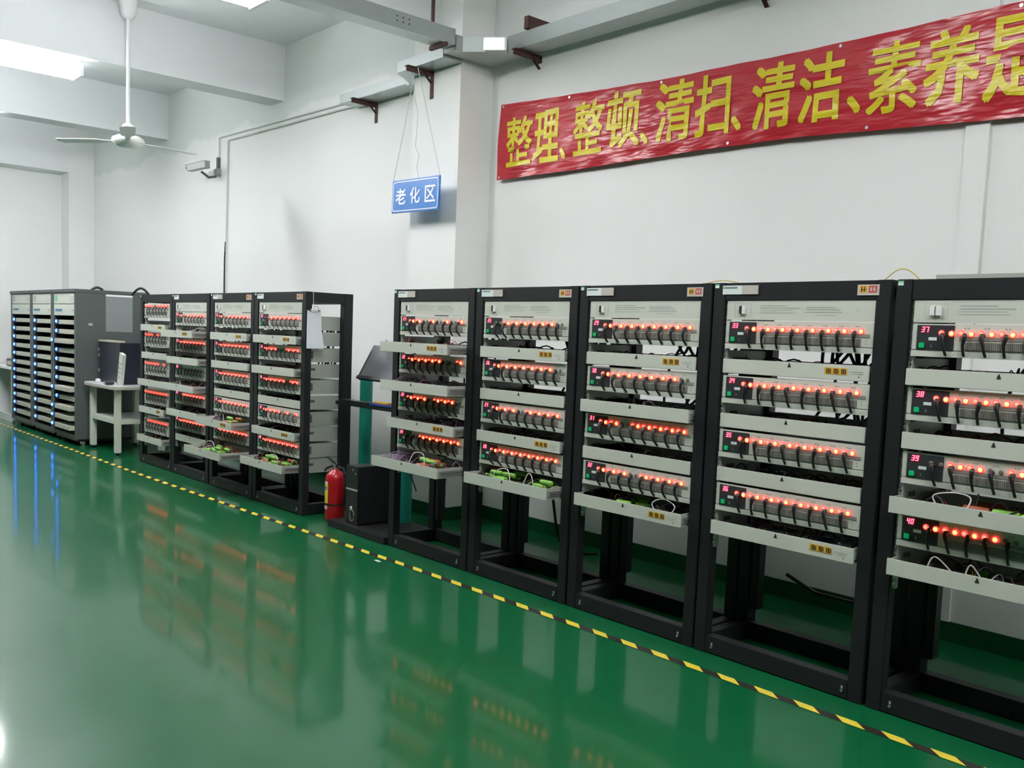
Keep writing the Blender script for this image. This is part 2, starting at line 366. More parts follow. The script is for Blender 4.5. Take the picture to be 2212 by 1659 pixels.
# ------------------------------------------------------------------ racks
RW = .826
POST_F = MB().box(0, .062, 0, .053, .0, 1.70, M['black'], .003).mesh('post')
POST_B = MB().box(0, .062, 0, .078, .0, 1.70, M['black'], .003).mesh('post')
TOPF = (MB().box(.062, RW-.062, .002, .05, 1.622, 1.699, M['black'], .002).box(.062, RW-.062, .37, .41, 1.622, 1.699, M['black'], .002)
        .box(.002, .05, .053, .334, 1.622, 1.699, M['black'], .002).box(RW-.05, RW-.002, .053, .334, 1.622, 1.699, M['black'], .002)).mesh('top_frame')
BASEF = (MB().box(.062, RW-.062, .001, .06, .004, .082, M['black'], .002).box(.062, RW-.062, .35, .41, .004, .082, M['black'], .002)
         .box(.004, .06, .053, .334, .004, .082, M['black'], .002).box(RW-.06, RW-.004, .053, .334, .004, .082, M['black'], .002)).mesh('base_frame')
def strip_mesh(z0):
    mb = MB().box(0, .016, 0, .02, z0, 1.622, M['case'])
    z = z0+.02; k = 0
    while z < 1.61:
        if k % 4 == 3: mb.box(.005, .011, -.0005, 0, z-.004, z+.004, M['ink'])
        else: mb.cyl((.008, 0, z), (.008, -.006, z), .0058, M['silver'], 8)
        z += .0245; k += 1
    return mb.mesh('mounting_strip')
STRIP = {}
SCREW = MB().cyl((0, 0, 0), (0, -.006, 0), .006, M['silver'], 8).box(-.004, .004, -.002, 0, .008, .02, M['case']).mesh('base_screw')
def header_mesh(W):
    mb = MB().box(0, W, 0, .012, 0, .083, M['panel'])
    mb.box(W-.085, W-.0835, -.0006, 0, .04, .048, M['greytext'])
    for i, (a, b, c, d) in enumerate([(.17, .30, .060, .064), (.17, .36, .049, .054), (.165, .33, .040, .043), (.165, .34, .030, .033), (.39, .52, .053, .058), (.39, .54, .044, .049), (.385, .55, .033, .038), (.43, .53, .022, .025)]):
        mb.box(a, b, -.0005, 0, c, d, M['faint'])
    for a, b, c, d in ((.040, .125, .014, .0148), (.040, .125, .070, .0708), (.040, .0408, .014, .0708), (.1242, .125, .014, .0708)): mb.box(a, b, -.0005, 0, c, d, M['faint'])
    return mb.mesh('header_panel')
HEADER = header_mesh(.70)
BRK_A = MB().box(.068, .080, -.012, 0, .026, .060, M['ink'], .002).box(.080, .096, -.010, 0, .024, .060, M['white'], .002).mesh('breaker_switch')
BRK_B = MB().box(.062, .080, -.012, 0, .024, .060, M['white'], .002).box(.080, .084, -.006, 0, .024, .060, M['ink']).box(.084, .104, -.012, 0, .024, .060, M['white'], .002).mesh('breaker_switch')
def plate(x0, x1, z0, z1, m, y0=-.0012, y1=.0005): return MB().box(x0, x1, y0, y1, z0, z1, m)
ST_GREEN = plate(.006, .028, 1.676, 1.694, M['greentag'])
ST_GREEN.box(.007, .027, -.0016, -.0012, 1.677, 1.687, M['label'])
ST_GREEN = ST_GREEN.mesh('green_sticker')
ST_WHITE = MB().box(.048, .150, -.0014, .002, 1.648, 1.687, M['label']).box(.052, .125, -.0018, -.0014, 1.674, 1.681, M['greytext']).box(.046, .066, -.0018, -.0014, 1.675, 1.679, M['greentag']).mesh('white_label')
ST_TAG = MB().box(.150, .230, -.0030, .002, 1.648, 1.687, M['beigetag']).mesh('clear_tag')
def ok_sticker():
    mb = MB().box(.686, .776, -.0014, .002, 1.640, 1.682, M['beigetag'])
    mb.box(.695, .727, -.0018, -.0014, 1.650, 1.677, M['orange']); mb.box(.733, .767, -.0018, -.0014, 1.650, 1.677, M['redink'])
    for x in (.702, .713): mb.box(x, x+.004, -.0021, -.0018, 1.653, 1.674, M['ink'])
    mb.box(.699, .723, -.0021, -.0018, 1.661, 1.664, M['ink'])
    for x in (.739, .752): mb.box(x, x+.008, -.0021, -.0018, 1.656, 1.671, M['beigetag'])
    return mb.mesh('status_sticker')
ST_OK = ok_sticker()
# drawers: tray open at the top, seen from the front
def drawer_meshes(W):
    h = .064; d = {}
    d['tray'] = (MB().box(.01, W-.01, .004, .365, 0, .004, M['case']).box(.006, .012, .004, .365, .0, h-.004, M['case']).box(W-.012, W-.006, .004, .365, 0, h-.004, M['case'])
                 .box(.01, W-.01, .361, .367, 0, h-.004, M['case']).box(W-.006, W+.002, .02, .40, .014, .044, M['steel']).box(W+.002, W+.003, .03, .39, .024, .033, M['line'])
                 .box(-.002, .006, .02, .40, .014, .044, M['steel'])).mesh('tray')
    d['front'] = MB().box(0, W, 0, .006, -.002, h-.002, M['panel'], .0015).mesh('drawer_front')
    c = W*.485
    d['arrow'] = MB().prism([(c-.008, .040), (c+.008, .040), (c+.002, .056), (c-.001, .057)], -.0012, .0, M['ink'], 'y').mesh('arrow_mark')
    mb = MB().box(W*.72, W*.865, -.0012, 0, .021, .048, M['orange'])
    for i in range(3):
        ox = W*.732+i*.033*W/.69
        for a, b, cc, e in ((0, .022, .040, .043), (.002, .006, .025, .045), (.010, .014, .024, .046), (.018, .022, .025, .040), (0, .020, .032, .035), (.006, .022, .026, .028)):
            mb.box(ox+a, ox+b, -.0016, -.0012, cc-.001, e-.001, M['ink'])
    d['sticker'] = mb.mesh('caution_sticker')
    d['print'] = MB().box(W*.885, W*.965, -.0006, 0, .034, .036, M['faint']).box(W*.9, W*.96, -.0006, 0, .026, .028, M['faint']).box(W*.935, W*.943, -.0006, 0, .012, .018, M['greytext']).mesh('small_print')
    return d
DR = drawer_meshes(.69); DA = drawer_meshes(.63)
HOUS = MB().box(0, .004, 0, .378, 0, .106, M['case']).box(.004, .005, .05, .11, .055, .075, M['line']).mesh('drawer_housing')
def rack(X, label, drawers, stickers, z_tops, opening, wide=True, breaker='A', header=True):
    t = thing('equipment_rack', (X, 0, 0), label, 'equipment rack', 'black equipment racks along the wall')
    link('post', POST_F, t); link('post', POST_F, t, (RW-.062, 0, 0)); link('post', POST_B, t, (0, .334, 0)); link('post', POST_B, t, (RW-.062, .334, 0))
    link('top_frame', TOPF, t); link('base_frame', BASEF, t)
    zb = z_tops[-1]-.13
    if zb not in STRIP: STRIP[zb] = strip_mesh(zb)
    x0 = .071 if wide else .100; W = .70 if wide else .63
    link('mounting_strip', STRIP[zb], t, (.062 if wide else .09, .016, 0)); link('mounting_strip', STRIP[zb], t, (x0+W-.009, .016, 0))
    for x in (.10, RW-.085): link('base_screw', SCREW, t, (x, .0, .035))
    link('power_strip', MB().box(.066, .106, .34, .40, .15, 1.50, M['rubber'], .004), t)
    mb = MB()
    for k in range(6):
        x = .34+.062*k+rnd.uniform(-.02, .02)
        mb.tube(arc((x, .385, 1.45), (x+rnd.uniform(.05, .16), .40, 1.44), -rnd.uniform(.07, .13), 12, (rnd.uniform(-.5, .5), .1, 1)), .0075, M['rubber'], 6)
    for k in range(4):
        x = .40+.09*k; mb.tube(arc((x, .385, 1.44), (x-.10+rnd.uniform(-.04, .04), .395, 1.08), .05, 10, (rnd.choice((-1, 1)), .2, .2)), .007, M['rubber'], 6)
    for k in range(3):
        x = .42+.1*k; mb.tube(arc((x, .39, 1.20), (x+.10, .40, 1.19), -.09, 10, (.3, .1, 1)), .007, M['rubber'], 6)
    link('rear_cable', mb, t)
    if header:
        h = link('header_panel', HEADER, t, (.073, .006, 1.537)); link('breaker_switch', BRK_A if breaker == 'A' else BRK_B, h)
    for s in stickers:
        nm, me = {'g': ('green_sticker', ST_GREEN), 'w': ('white_label', ST_WHITE), 't': ('clear_tag', ST_TAG), 'o': ('status_sticker', ST_OK)}[s]
        link(nm, me, t)
    D = DR if wide else DA
    for i, (d, st) in enumerate(drawers):
        for hx in (.004, W-.008): link('drawer_housing', HOUS, t, (x0+hx, .012, z_tops[i]-.068))
        b = link('drawer', D['tray'], t, (.067 if wide else .10, -d, z_tops[i]-.062))
        link('drawer_front', D['front'], b); link('arrow_mark', D['arrow'], b)
        if st: link('caution_sticker', D['sticker'], b); link('small_print', D['print'], b)
    return t
# loose leads in a drawer, as one tangle
def leads(X, d, ztop, label, mix, n, rise, wide=True):
    mb = MB(); x0 = X+(.09 if wide else .12); W = .64 if wide else .57
    z0 = ztop-.040; yb = -d+.02
    for i in range(n):
        m = M[mix[rnd.randrange(len(mix))]]
        a = (x0+rnd.random()*W, yb+rnd.random()*.28, z0+rnd.random()*.015)
        b = (min(x0+W, max(x0, a[0]+rnd.uniform(-.14, .14))), yb+rnd.random()*.28, z0+rnd.random()*.015)
        mb.tube(arc(a, b, .012+rnd.random()*rise, 7, (rnd.uniform(-.3, .3), rnd.uniform(-.3, .3), 1)), .0022 if m is not M['wire_dark'] else .004, m, 5)
    for i in range(n//2):
        a = (x0+rnd.random()*W, yb+rnd.random()*.3, z0-.006); mb.box(a[0]-.02, a[0]+.02, a[1]-.008, a[1]+.008, a[2]-.004, a[2]+.010+rnd.random()*.012, M[mix[rnd.randrange(len(mix))]])
    return tag(link('test_leads', mb), label, 'test leads', 'leads lying in the drawers', 'stuff')
CELLS = []
for m in ('cell', 'cellred'):
    CELLS.append(MB().tube([(-.045, 0, 0), (-.038, 0, 0), (.038, 0, 0), (.042, 0, 0), (.046, 0, 0)], [.0125, .0135, .0135, .0125, .006], M[m], 12).mesh('battery_cell'))
def cells(X, d, ztop, label, n, xr, red=.15, layers=3):
    z0 = ztop-.058+.0145; nx = max(1, int((xr[1]-xr[0])/.102)); ny = 8
    spots = []
    for lay in range(layers):                                           # each layer a little smaller than the one below
        s = [(lay, a+.5*(lay % 2), c) for a in range(nx-(lay % 2)) for c in range(lay, ny-lay)]
        rnd.shuffle(s); spots.append(s)
    take = [q for lay in range(layers) for q in spots[lay][:max(1, n*(3-lay)//(6 if layers == 3 else 5 if layers == 2 else 3))]]
    for lay, gx, gy in take:
        isred = rnd.random() < red
        o = link('battery_cell', CELLS[1 if isred else 0])
        o.location = (X+xr[0]+.051+.102*gx+rnd.uniform(-.003, .003), -d+.035+.0315*gy, z0+.0275*lay)
        o.rotation_euler = (0, 0, rnd.uniform(-.05, .05))
        lb = label.replace('green battery', 'rust-red battery') if isred else label
        tag(o, lb, 'battery cell', ('red cells, ' if isred else 'green cells, ')+label.split('cell ')[-1])
RIGHT_Z = [1.362-.2445*i for i in range(5)]
UNIT_Z = [1.409-.2445*i for i in range(5)]
RX = [0.0, .839, 1.678, 2.513, 3.356]
WHO_R = ['rack beside the computer tower', 'second rack from the computer tower', 'middle rack under the banner', 'rack before the flat-tray rack', 'rack with the flat tray on top']
RN = ['black rack beside the computer tower, its drawers pulled out furthest of the five', 'black rack second from the computer tower, bottom drawer full of green cells', 'black middle rack of the five standing under the red banner',
      'black rack with every lamp lit, just before the rack with the flat tray', 'black rack at the near end of the row, flat grey tray on top']
RD = [[(.147, 1), (.138, 0), (.082, 1), (.192, 0)], [(.014, 1), (.004, 0), (.019, 1), (.106, 0)], [(.003, 1), (.033, 0), (.0, 0), (.049, 1)], [(-.004, 1), (-.008, 0), (-.006, 0), (.016, 1)], [(.012, 0), (.006, 0), (.07, 0), (.05, 0)]]
RL = [['11010101', '11111001', '11101110', '00111111'], ['01111110', '11111110', '11101111', '11111111'], ['11111111', '11111110', '11011111', '11101111'], ['11111111']*4, ['11111111', '11111111', '01101111', '11110000']]
ORD = ['topmost', 'second from the top', 'third from the top', 'fourth from the top', 'bottom one']
for r in range(5):
    rack(RX[r], RN[r], RD[r], ['gwt', 'gwto', 'gwto', 'gwto', 'g'][r], RIGHT_Z[:4], None, breaker='B' if r == 4 else 'A')
    for i in range(4):
        n = 21+4*r+i
        tester(RX[r]+.073, UNIT_Z[i], 'grey battery tester reading %d, %s in the %s' % (n, ['topmost', 'second down', 'third down', 'lowest'][i], WHO_R[r]), RL[r][i], str(n), clips='straight' if r > 2 else 'bowed')
        mix = [['wire_purple', 'wire_purple', 'wire_dark', 'wire_red'], ['wire_dark', 'wire_dark', 'wire_red', 'wire_white'], ['wire_dark', 'wire_red', 'wire_dark', 'wire_blue', 'wire_white'],
               ['wire_dark', 'wire_red', 'wire_dark', 'wire_blue'], ['wire_dark', 'wire_red', 'wire_white', 'wire_dark', 'wire_blue']][r]
        leads(RX[r], RD[r][i][0], RIGHT_Z[i], 'loose test leads in the %s drawer of the %s' % (['top', 'second', 'third', 'lowest'][i], WHO_R[r]), mix, 18 if (r, i) in ((1, 3), (0, 3), (4, 2)) else 26, .05 if RD[r][i][0] > .06 else .035)
cells(RX[1], .106, RIGHT_Z[3], 'green battery cell in the lowest drawer of the '+WHO_R[1], 33, (.10, .72))
cells(RX[0], .192, RIGHT_Z[3], 'green battery cell in the lowest drawer of the '+WHO_R[0], 18, (.42, .72), .25)
cells(RX[2], .049, RIGHT_Z[3], 'green battery cell in the lowest drawer of the '+WHO_R[2], 12, (.25, .72), .2, 2)
cells(RX[4], .07, RIGHT_Z[2], 'green battery cell in the third drawer of the '+WHO_R[4], 14, (.25, .70), .2, 2)
cells(RX[4], .05, RIGHT_Z[3], 'green battery cell in the lowest drawer of the '+WHO_R[4], 6, (.25, .70), .2, 1)
# left-hand group
LX = [-4.455, -3.647, -2.797, -1.964]
LN = ['black rack next to the pale table, with small stickers and dim lamps', 'black rack second from the pale table, third tester unlit', 'black rack with two far pulled-out green drawers, next to the clipboard rack', 'black rack with a clipboard hanging on its side']
LD = [[(.036, 1), (.025, 0), (.064, 0), (.05, 1), (.07, 0)], [(.136, 1), (.082, 0), (.121, 0), (.08, 0), (-.01, 0)], [(.034, 1), (.022, 0), (-.008, 0), (.16, 1), (.26, 0)], [(.046, 1), (.055, 0), (-.005, 0), (.047, 1), (.144, 0)]]
LL = [['11101111', '11101001', '11111010', '11111111', '01111111'], ['10111111', '11111111', '00000000', '01111111', '11111111'], ['10111111', '11111111', '11111111', '11111111', '11111111'], ['01111111', '11100111', '11111011', '11110101', '11111111']]
WHO = ['rack beside the pale table', 'rack second from the pale table', 'rack next to the clipboard rack', 'rack with the clipboard']
A_TOP = [1.405, 1.130, .862, .588, .302]; A_UNIT = [1.469, 1.186, .902, .614, .326]
for r in range(4):
    wide = r > 0
    rack(LX[r], LN[r], LD[r], ['g', 'gw', 'gwto', 'gwo'][r], RIGHT_Z if wide else A_TOP, None, wide=wide, header=wide)
    for i in range(5):
        tester(LX[r]+(.073 if wide else .10), UNIT_Z[i] if wide else A_UNIT[i], 'grey battery tester, %s, in the %s' % (ORD[i], WHO[r]), LL[r][i], '%02d' % (5*r+i+1) if wide else None, wide, True)
        leads(LX[r], LD[r][i][0], (RIGHT_Z if wide else A_TOP)[i], 'loose test leads in the drawer, %s, of the %s' % (ORD[i], WHO[r]), ['wire_dark', 'wire_red', 'wire_dark', 'wire_purple', 'wire_white'], 16 if (r, i) in ((3, 4), (2, 4), (2, 3)) else 20, .05 if LD[r][i][0] > .1 else .035, wide)
for r, i, n, xr in ((3, 4, 30, (.16, .72)), (2, 4, 27, (.28, .72)), (2, 3, 21, (.42, .72))):
    cells(LX[r], LD[r][i][0], RIGHT_Z[i], 'green battery cell in the %s drawer of the %s' % (ORD[i].replace(' one', '').replace(' from the top', ''), WHO[r]), n, xr, .18)
# looped white wires that stand up out of the open drawers
def loop(pts, label, m='wire_white', r=.0028):
    P = [Vector(p) for p in pts]; out = []
    for i in range(len(P)-1):
        p0, p1, p2, p3 = P[max(i-1, 0)], P[i], P[i+1], P[min(i+2, len(P)-1)]
        for k in range(6):
            t = k/6; out.append(.5*((2*p1)+(p2-p0)*t+(2*p0-5*p1+4*p2-p3)*t*t+(3*p1-p0-3*p2+p3)*t**3))
    out.append(P[-1]); return tag(link('wire_loop', MB().tube(out, r, M[m], 6)), label, 'wire')
zz = RIGHT_Z
loop([(1.10, -.06, zz[3]-.03), (1.13, -.05, zz[3]+.03), (1.20, -.03, zz[3]+.045), (1.25, -.05, zz[3]-.02)], 'white wire arching high over the green cells, second rack from the computer tower')
loop([(1.36, -.06, zz[3]-.03), (1.39, -.05, zz[3]+.045), (1.42, -.05, zz[3]+.04), (1.44, -.05, zz[3]-.02)], 'kinked white wire standing among green cells, second rack from the computer tower')
loop([(.40, -.14, zz[3]-.03), (.43, -.12, zz[3]+.05), (.50, -.10, zz[3]+.05), (.54, -.12, zz[3]-.02)], 'single white wire bow in the lowest drawer, nearest the computer tower')
loop([(2.27, -.02, zz[3]-.03), (2.24, -.02, zz[3]+.02), (2.29, .0, zz[3]+.045), (2.36, .0, zz[3]+.02), (2.34, -.02, zz[3]-.03)], 'round white wire loop in the lowest drawer of the middle rack')
loop([(3.60, -.03, zz[2]-.03), (3.57, -.03, zz[2]+.02), (3.64, -.02, zz[2]+.04), (3.70, -.02, zz[2]+.03), (3.69, -.03, zz[2]-.02)], 'wide flat white wire loop, third drawer of the rack with the flat tray')
loop([(3.56, -.02, zz[3]-.03), (3.59, -.02, zz[3]+.035), (3.66, -.01, zz[3]-.02)], 'white wire arch in the lowest drawer of the rack with the flat tray')
loop([(3.70, -.02, zz[3]-.03), (3.72, -.02, zz[3]+.03), (3.76, -.01, zz[3]-.02)], 'narrow white wire hoop, lowest drawer of the rack with the flat tray')
loop([(-1.52, -.10, zz[4]-.03), (-1.51, -.09, zz[4]+.04), (-1.43, -.08, zz[4]+.055), (-1.37, -.09, zz[4]+.03), (-1.38, -.09, zz[4]-.02)], 'white wire hoop over the green cells in the lowest drawer of the clipboard rack')
loop([(-2.45, -.22, zz[4]-.03), (-2.42, -.20, zz[4]+.05), (-2.33, -.18, zz[4]+.06), (-2.29, -.18, zz[4]-.01)], 'white wire bow over the lowest drawer of the rack next to the clipboard rack')
# ------------------------------------------------------------------ tall grey cabinets with blue lamps
CX = [-8.56, -7.61, -6.735]; CW = [.945, .87, .865]; CY = -.19; CT = 1.765
LED = MB().tube([(0, 0, 0), (0, -.008, 0), (0, -.012, 0)], [.020, .020, .015], M['blueled'], 12).tube([(0, -.012, 0), (0, -.016, 0)], [.014, .008], M['bluecore'], 12).mesh('blue_lamp')
CN = ['grey cabinet farthest along the wall, left of the other two', 'grey cabinet in the middle of the three with blue lamps', 'grey cabinet with blue lamps, its bare side behind the table']
for c in range(3):
    x, W = CX[c], CW[c]-.006
    t = thing('test_cabinet', (x, CY, 0), CN[c], 'cabinet', 'grey cabinets with blue lamps')
    mb = MB(); g = M['cabgrey']; D = .80; zb = .075
    mb.box(0, .055, 0, D, zb, CT-.04, g).box(W-.055, W, 0, D, zb, CT-.04, g).box(.055, W-.055, .45, D, zb, CT-.04, M['cabdark']).box(.055, W-.055, .004, D, zb, zb+.045, g)
    link('body', mb, t)
    link('top_panel', MB().box(-.004, W+.004, -.012, D, CT-.04, CT, g, .006), t)
    link('plinth', MB().box(.04, W-.04, .03, D-.03, .045, .075, M['rubber']), t)
    for a in (.09, W-.09):
        for b in (.10, D-.1): link('caster', MB().cyl((a-.015, b, .024), (a+.015, b, .024), .024, M['silver'], 14), t)
    for k, (z0, z1) in enumerate(((CT-.165, CT-.045), (CT-.300, CT-.170))):
        h = link('header_panel', MB().box(.057, W-.057, .002, .02, z0, z1, M['panel'], .003), t)
        if k == 0:
            link('side_print', MB().box(.10, .19, -.001, .003, z0+.03, z1-.02, M['greentag'] if c == 2 else M['faint']), h); link('side_print', MB().box(W-.19, W-.10, -.001, .003, z0+.03, z1-.03, M['beigetag']), h)
        else: link('blue_print', MB().box(.12, .36, -.001, .003, z0+.05, z0+.075, M['bluetext']).box(W-.14, W-.11, -.001, .003, z0+.05, z0+.07, M['faint']), h)
    for i in range(12):
        z = 1.385-.1085*i+.005
        out = 0.0
        if c == 2 and i in (2, 7, 9, 10, 11): out = .05
        mrow = link('tray_module', MB().box(.26, W-.06, -.004-out, .35, z-.026, z+.026, M['cream'], .003).box(.075, .26, .006-out, .35, z-.03, z+.026, M['cabdark']), t)
        link('blue_lamp', LED, mrow, (.155, .004-out, z+.006))
tag(link('document_sleeve', MB().box(0, .004, 0, .30, 0, .42, mat('clear_sleeve', (.23, .255, .255), .3)).box(-.001, .006, .0, .30, .40, .42, M['white']), None, (-5.877+.0, .135, 1.30)), 'clear document sleeve on the bare side of the grey cabinet', 'document sleeve')
tag(link('side_latch', MB().box(0, .012, 0, .05, 0, .03, M['silver'], .004), None, (-5.876, -.06, 1.36)), 'small bright latch on the side of the grey cabinet', 'latch')
tag(link('top_cable', MB().tube(arc((-4.56, -.05, 1.69), (-4.44, .09, 1.69), .075, 12), .012, M['rubber'], 8), None), 'black cable hoop over the top of the rack beside the table', 'cable')
tag(link('top_cable', MB().tube(arc((-5.95, .0, 1.765), (-5.92, .12, 1.765), .03, 8), .014, M['rubber'], 8), None), 'short black cable lying on top of the grey cabinet', 'cable')

# ------------------------------------------------------------------ table and the dark machine on it
t = thing('work_table', (-5.32, .16, 0), 'pale two-tier table with cream legs beside the grey cabinet', 'table')
def rounded(x0, x1, y0, y1, r):
    P = []
    for cx, cy, a in ((x1-r, y0+r, -90), (x1-r, y1-r, 0), (x0+r, y1-r, 90), (x0+r, y0+r, 180)):
        for k in range(6): P.append((cx+r*math.cos(math.radians(a+k*18)), cy+r*math.sin(math.radians(a+k*18))))
    return P
link('tabletop', MB().prism(rounded(-.49, .50, -.30, .32, .07), .728, .742, M['tabletop']).prism(rounded(-.491, .501, -.301, .321, .07), .706, .728, M['tableedge']), t)
for a in (-.38, .39):
    for b in (-.22, .25): 
        l = link('leg', MB().box(a-.032, a+.032, b-.03, b+.03, .03, .706, M['tableleg'], .006), t)
        link('foot', MB().cyl((a, b, 0), (a, b, .03), .018, M['rubber'], 10), l)
link('shelf', MB().box(-.37, .38, -.21, .24, .375, .388, M['tabletop']).box(-.37, .38, -.24, -.20, .335, .385, M['tableleg']).box(-.37, .38, .23, .26, .335, .385, M['tableleg']).box(-.40, -.36, -.20, .24, .335, .385, M['tableleg']).box(.37, .41, -.20, .24, .335, .385, M['tableleg']), t)
t = thing('computer_case', (-5.42, .12, .742), 'dark computer case standing on the pale table', 'computer case')
link('body', MB().prism([(-.30, 0), (.27, 0), (.33, .45), (-.34, .45)], -.10, .22, M['navy'], 'y'), t)
link('top_edge', MB().box(-.33, .20, -.11, .0, .45, .468, M['tableedge']), t)
for z, x in ((.36, -.335), (.30, -.32), (.13, -.318)): link('port', MB().box(x-.012, x+.02, -.112, -.10, z-.018, z+.018, M['silver'], .004), t)
t2 = MB(); Rm = Matrix.Rotation(math.radians(14), 3, 'Y')
t2.rot_box((0, 0, .17), .10, .035, .34, Rm, M['panel'])
for k in range(4): t2.rot_box(Rm@Vector((0, -.0185, -.09+.05*k))+Vector((0, 0, .17)), .07, .002, .02, Rm, M['faint'])
tag(link('power_strip', t2, None, (-5.03, .015, .745)), 'beige power strip leaning on the dark computer case', 'power strip')
mb = MB()
for k in range(7): mb.box(-.05+.02*k, .0+.02*k, -.03*(k % 3), .03-.03*(k % 2)+.02, 0, .012+.01*(k % 3), M[['white', 'wire_dark', 'silver', 'wire_blue'][k % 4]], .003)
tag(link('small_parts', mb, None, (-5.18, -.06, .742)), 'small heap of odds and ends on the pale table', 'odds and ends', kind='stuff')
tag(link('small_box', MB().box(-.03, .03, -.02, .02, 0, .04, M['white'], .006), None, (-5.57, -.05, .742)), 'little white box at the foot of the dark computer case', 'box')
# bench at the far end of the room
t = thing('bench', (-9.15, .05, 0), 'white bench left of the grey cabinets, cut by the edge', 'bench')
link('benchtop', MB().box(-.5, .53, -.25, .5, .72, .75, M['white'], .004), t)
link('side_panel', MB().box(.48, .52, -.22, .48, .03, .72, M['white']), t); link('side_panel', MB().box(-.48, -.44, -.22, .48, .03, .72, M['white']), t)
link('kick_board', MB().box(-.44, .48, -.2, -.18, .0, .10, M['white']), t)
t = thing('desk_phone', (-8.83, -.05, .75), 'black device lying on the white bench', 'device')
link('body', MB().box(-.16, .16, -.10, .10, 0, .11, M['darkplastic'], .01), t); link('face', MB().box(-.09, .10, -.106, -.10, .03, .08, M['beigetag']), t)

# ------------------------------------------------------------------ fire extinguisher
t = thing('fire_extinguisher', (-.875, .125, 0), 'red fire extinguisher on the floor beside the computer tower', 'fire extinguisher')
link('cylinder', MB().lathe([(.066, 0), (.073, .006), (.075, .02), (.075, .30), (.073, .325), (.064, .350), (.045, .370), (.025, .382), (.020, .395)], (0, 0, 0), M['red'], 32), t)
link('valve', MB().cyl((0, 0, .39), (0, 0, .425), .017, M['silver'], 14).cyl((-.03, 0, .41), (.03, 0, .41), .010, M['darkplastic'], 10), t)
link('handle', MB().tube([(.03, 0, .42), (-.02, -.005, .440), (-.085, -.02, .472)], [.010, .011, .008], M['darkplastic'], 8).tube([(.02, 0, .412), (-.04, -.01, .405), (-.09, -.02, .385), (-.115, -.025, .362)], [.010, .010, .009, .007], M['darkplastic'], 8), t)
link('band', MB().lathe([(.0758, .122), (.0768, .124), (.0768, .132), (.0758, .134)], (0, 0, 0), M['rubber'], 32), t)
def patch(r, a0, a1, z0, z1, m):
    mb = MB(); n = 8; V = []; F = []
    for k in range(n+1):
        a = math.radians(a0+(a1-a0)*k/n)
        for z in (z0, z1): V.append((r*math.cos(a), r*math.sin(a), z))
    for k in range(n): F.append((2*k, 2*k+2, 2*k+3, 2*k+1))
    mb.add(V, F, m, True); return mb
link('yellow_label', patch(.0757, 236, 284, .138, .285, M['yellow']), t); link('white_label', patch(.0757, 236, 282, .285, .298, M['label']), t)
link('white_label', patch(.0757, 236, 280, .092, .118, M['label']), t); link('blue_mark', patch(.0760, 246, 276, .235, .262, M['bluetext']), t)
link('inspection_tag', patch(.0757, 24, 60, .245, .305, M['faint']), t)
link('hose', MB().tube([(.03, 0, .41), (.075, .02, .40), (.095, .03, .33), (.092, .03, .20), (.088, .02, .14)], .010, M['rubber'], 8), t)

# ------------------------------------------------------------------ computer tower on its board, screen stand
tag(link('floor_board', MB().box(-.74, -.012, -.02, .44, 0, .048, M['black'], .004)), 'flat black board on the floor under the computer tower', 'board')
t = thing('computer_tower', (-.50, .03, .048), 'black computer tower on a low board beside the extinguisher', 'computer tower')
link('case', MB().box(-.078, .078, .012, .40, 0.006, .418, M['darkplastic'], .004), t)
link('front_panel', MB().box(-.080, .080, 0, .014, 0, .420, M['rubber'], .004), t)
link('drive_trim', MB().box(-.074, .076, -.002, 0, .245, .256, M['faint']), t)
link('power_button', MB().tube([(-.005, 0, .115), (-.005, -.005, .115)], [.016, .014], M['silver'], 14), t)
link('front_badge', MB().tube([(.010+.028*math.cos(a*.5), -.002, .065+.04*math.sin(a*.5)) for a in range(13)], .0022, M['faint'], 6), t)
for x, z in ((.01, .388), (.045, .366)): link('port', MB().box(x-.006, x+.006, -.002, 0, z-.003, z+.007, M['silver']), t)
t = thing('screen_stand', (0, 0, 0), 'teal pipe stand behind the computer tower, carrying screen and keyboard shelf', 'stand')
link('pipe', MB().cyl((-1.083, .515, 0), (-1.083, .515, 1.045), .050, M['teal'], 28).cyl((-1.083, .515, 1.045), (-1.083, .515, 1.17), .018, M['teal'], 14), t); link('pipe', MB().cyl((-.364, .405, 0), (-.364, .405, 1.06), .044, M['teal'], 28), t)
link('shelf', MB().box(-1.035, -.03, .205, .325, .862, .888, M['black'], .005), t)
link('shelf_arm', MB().box(-1.03, -.99, .30, .47, .85, .864, M['black']).box(-.40, -.33, .30, .36, .85, .864, M['black']), t)
link('screen_arm', MB().box(-1.05, -.45, .50, .53, 1.12, 1.16, M['black']).box(-.66, -.58, .40, .50, 1.12, 1.16, M['black']), t)
t = thing('monitor', (-.62, .30, 1.065), 'flat screen tilted back on the teal pipe stand', 'monitor')
Rt = Matrix.Rotation(math.radians(-30), 3, 'X')
link('frame', MB().rot_box(Rt@Vector((0, .012, .145)), .54, .024, .29, Rt, M['darkplastic']), t)
link('screen', MB().rot_box(Rt@Vector((.004, -.0008, .148)), .50, .002, .245, Rt, M['screen']), t)
link('edge_strip', MB().rot_box(Rt@Vector((-.2705, .010, .150)), .002, .008, .20, Rt, M['silver']), t)
link('bottom_bezel', MB().rot_box(Rt@Vector((0, -.004, .010)), .54, .012, .024, Rt, M['darkplastic']), t)
tag(link('keyboard', MB().box(-.27, .13, -.04, .045, 0, .014, M['darkplastic'], .004), None, (-.74, .255, .888)), 'black keyboard on the shelf of the teal stand', 'keyboard')
tag(link('blue_folder', MB().box(-.17, .24, -.025, .045, 0, .016, M['bluebook'], .003).box(-.16, .23, -.024, .044, .004, .012, M['paper']), None, (-.40, .228, .889)), 'blue folder on the end of the keyboard shelf', 'folder')
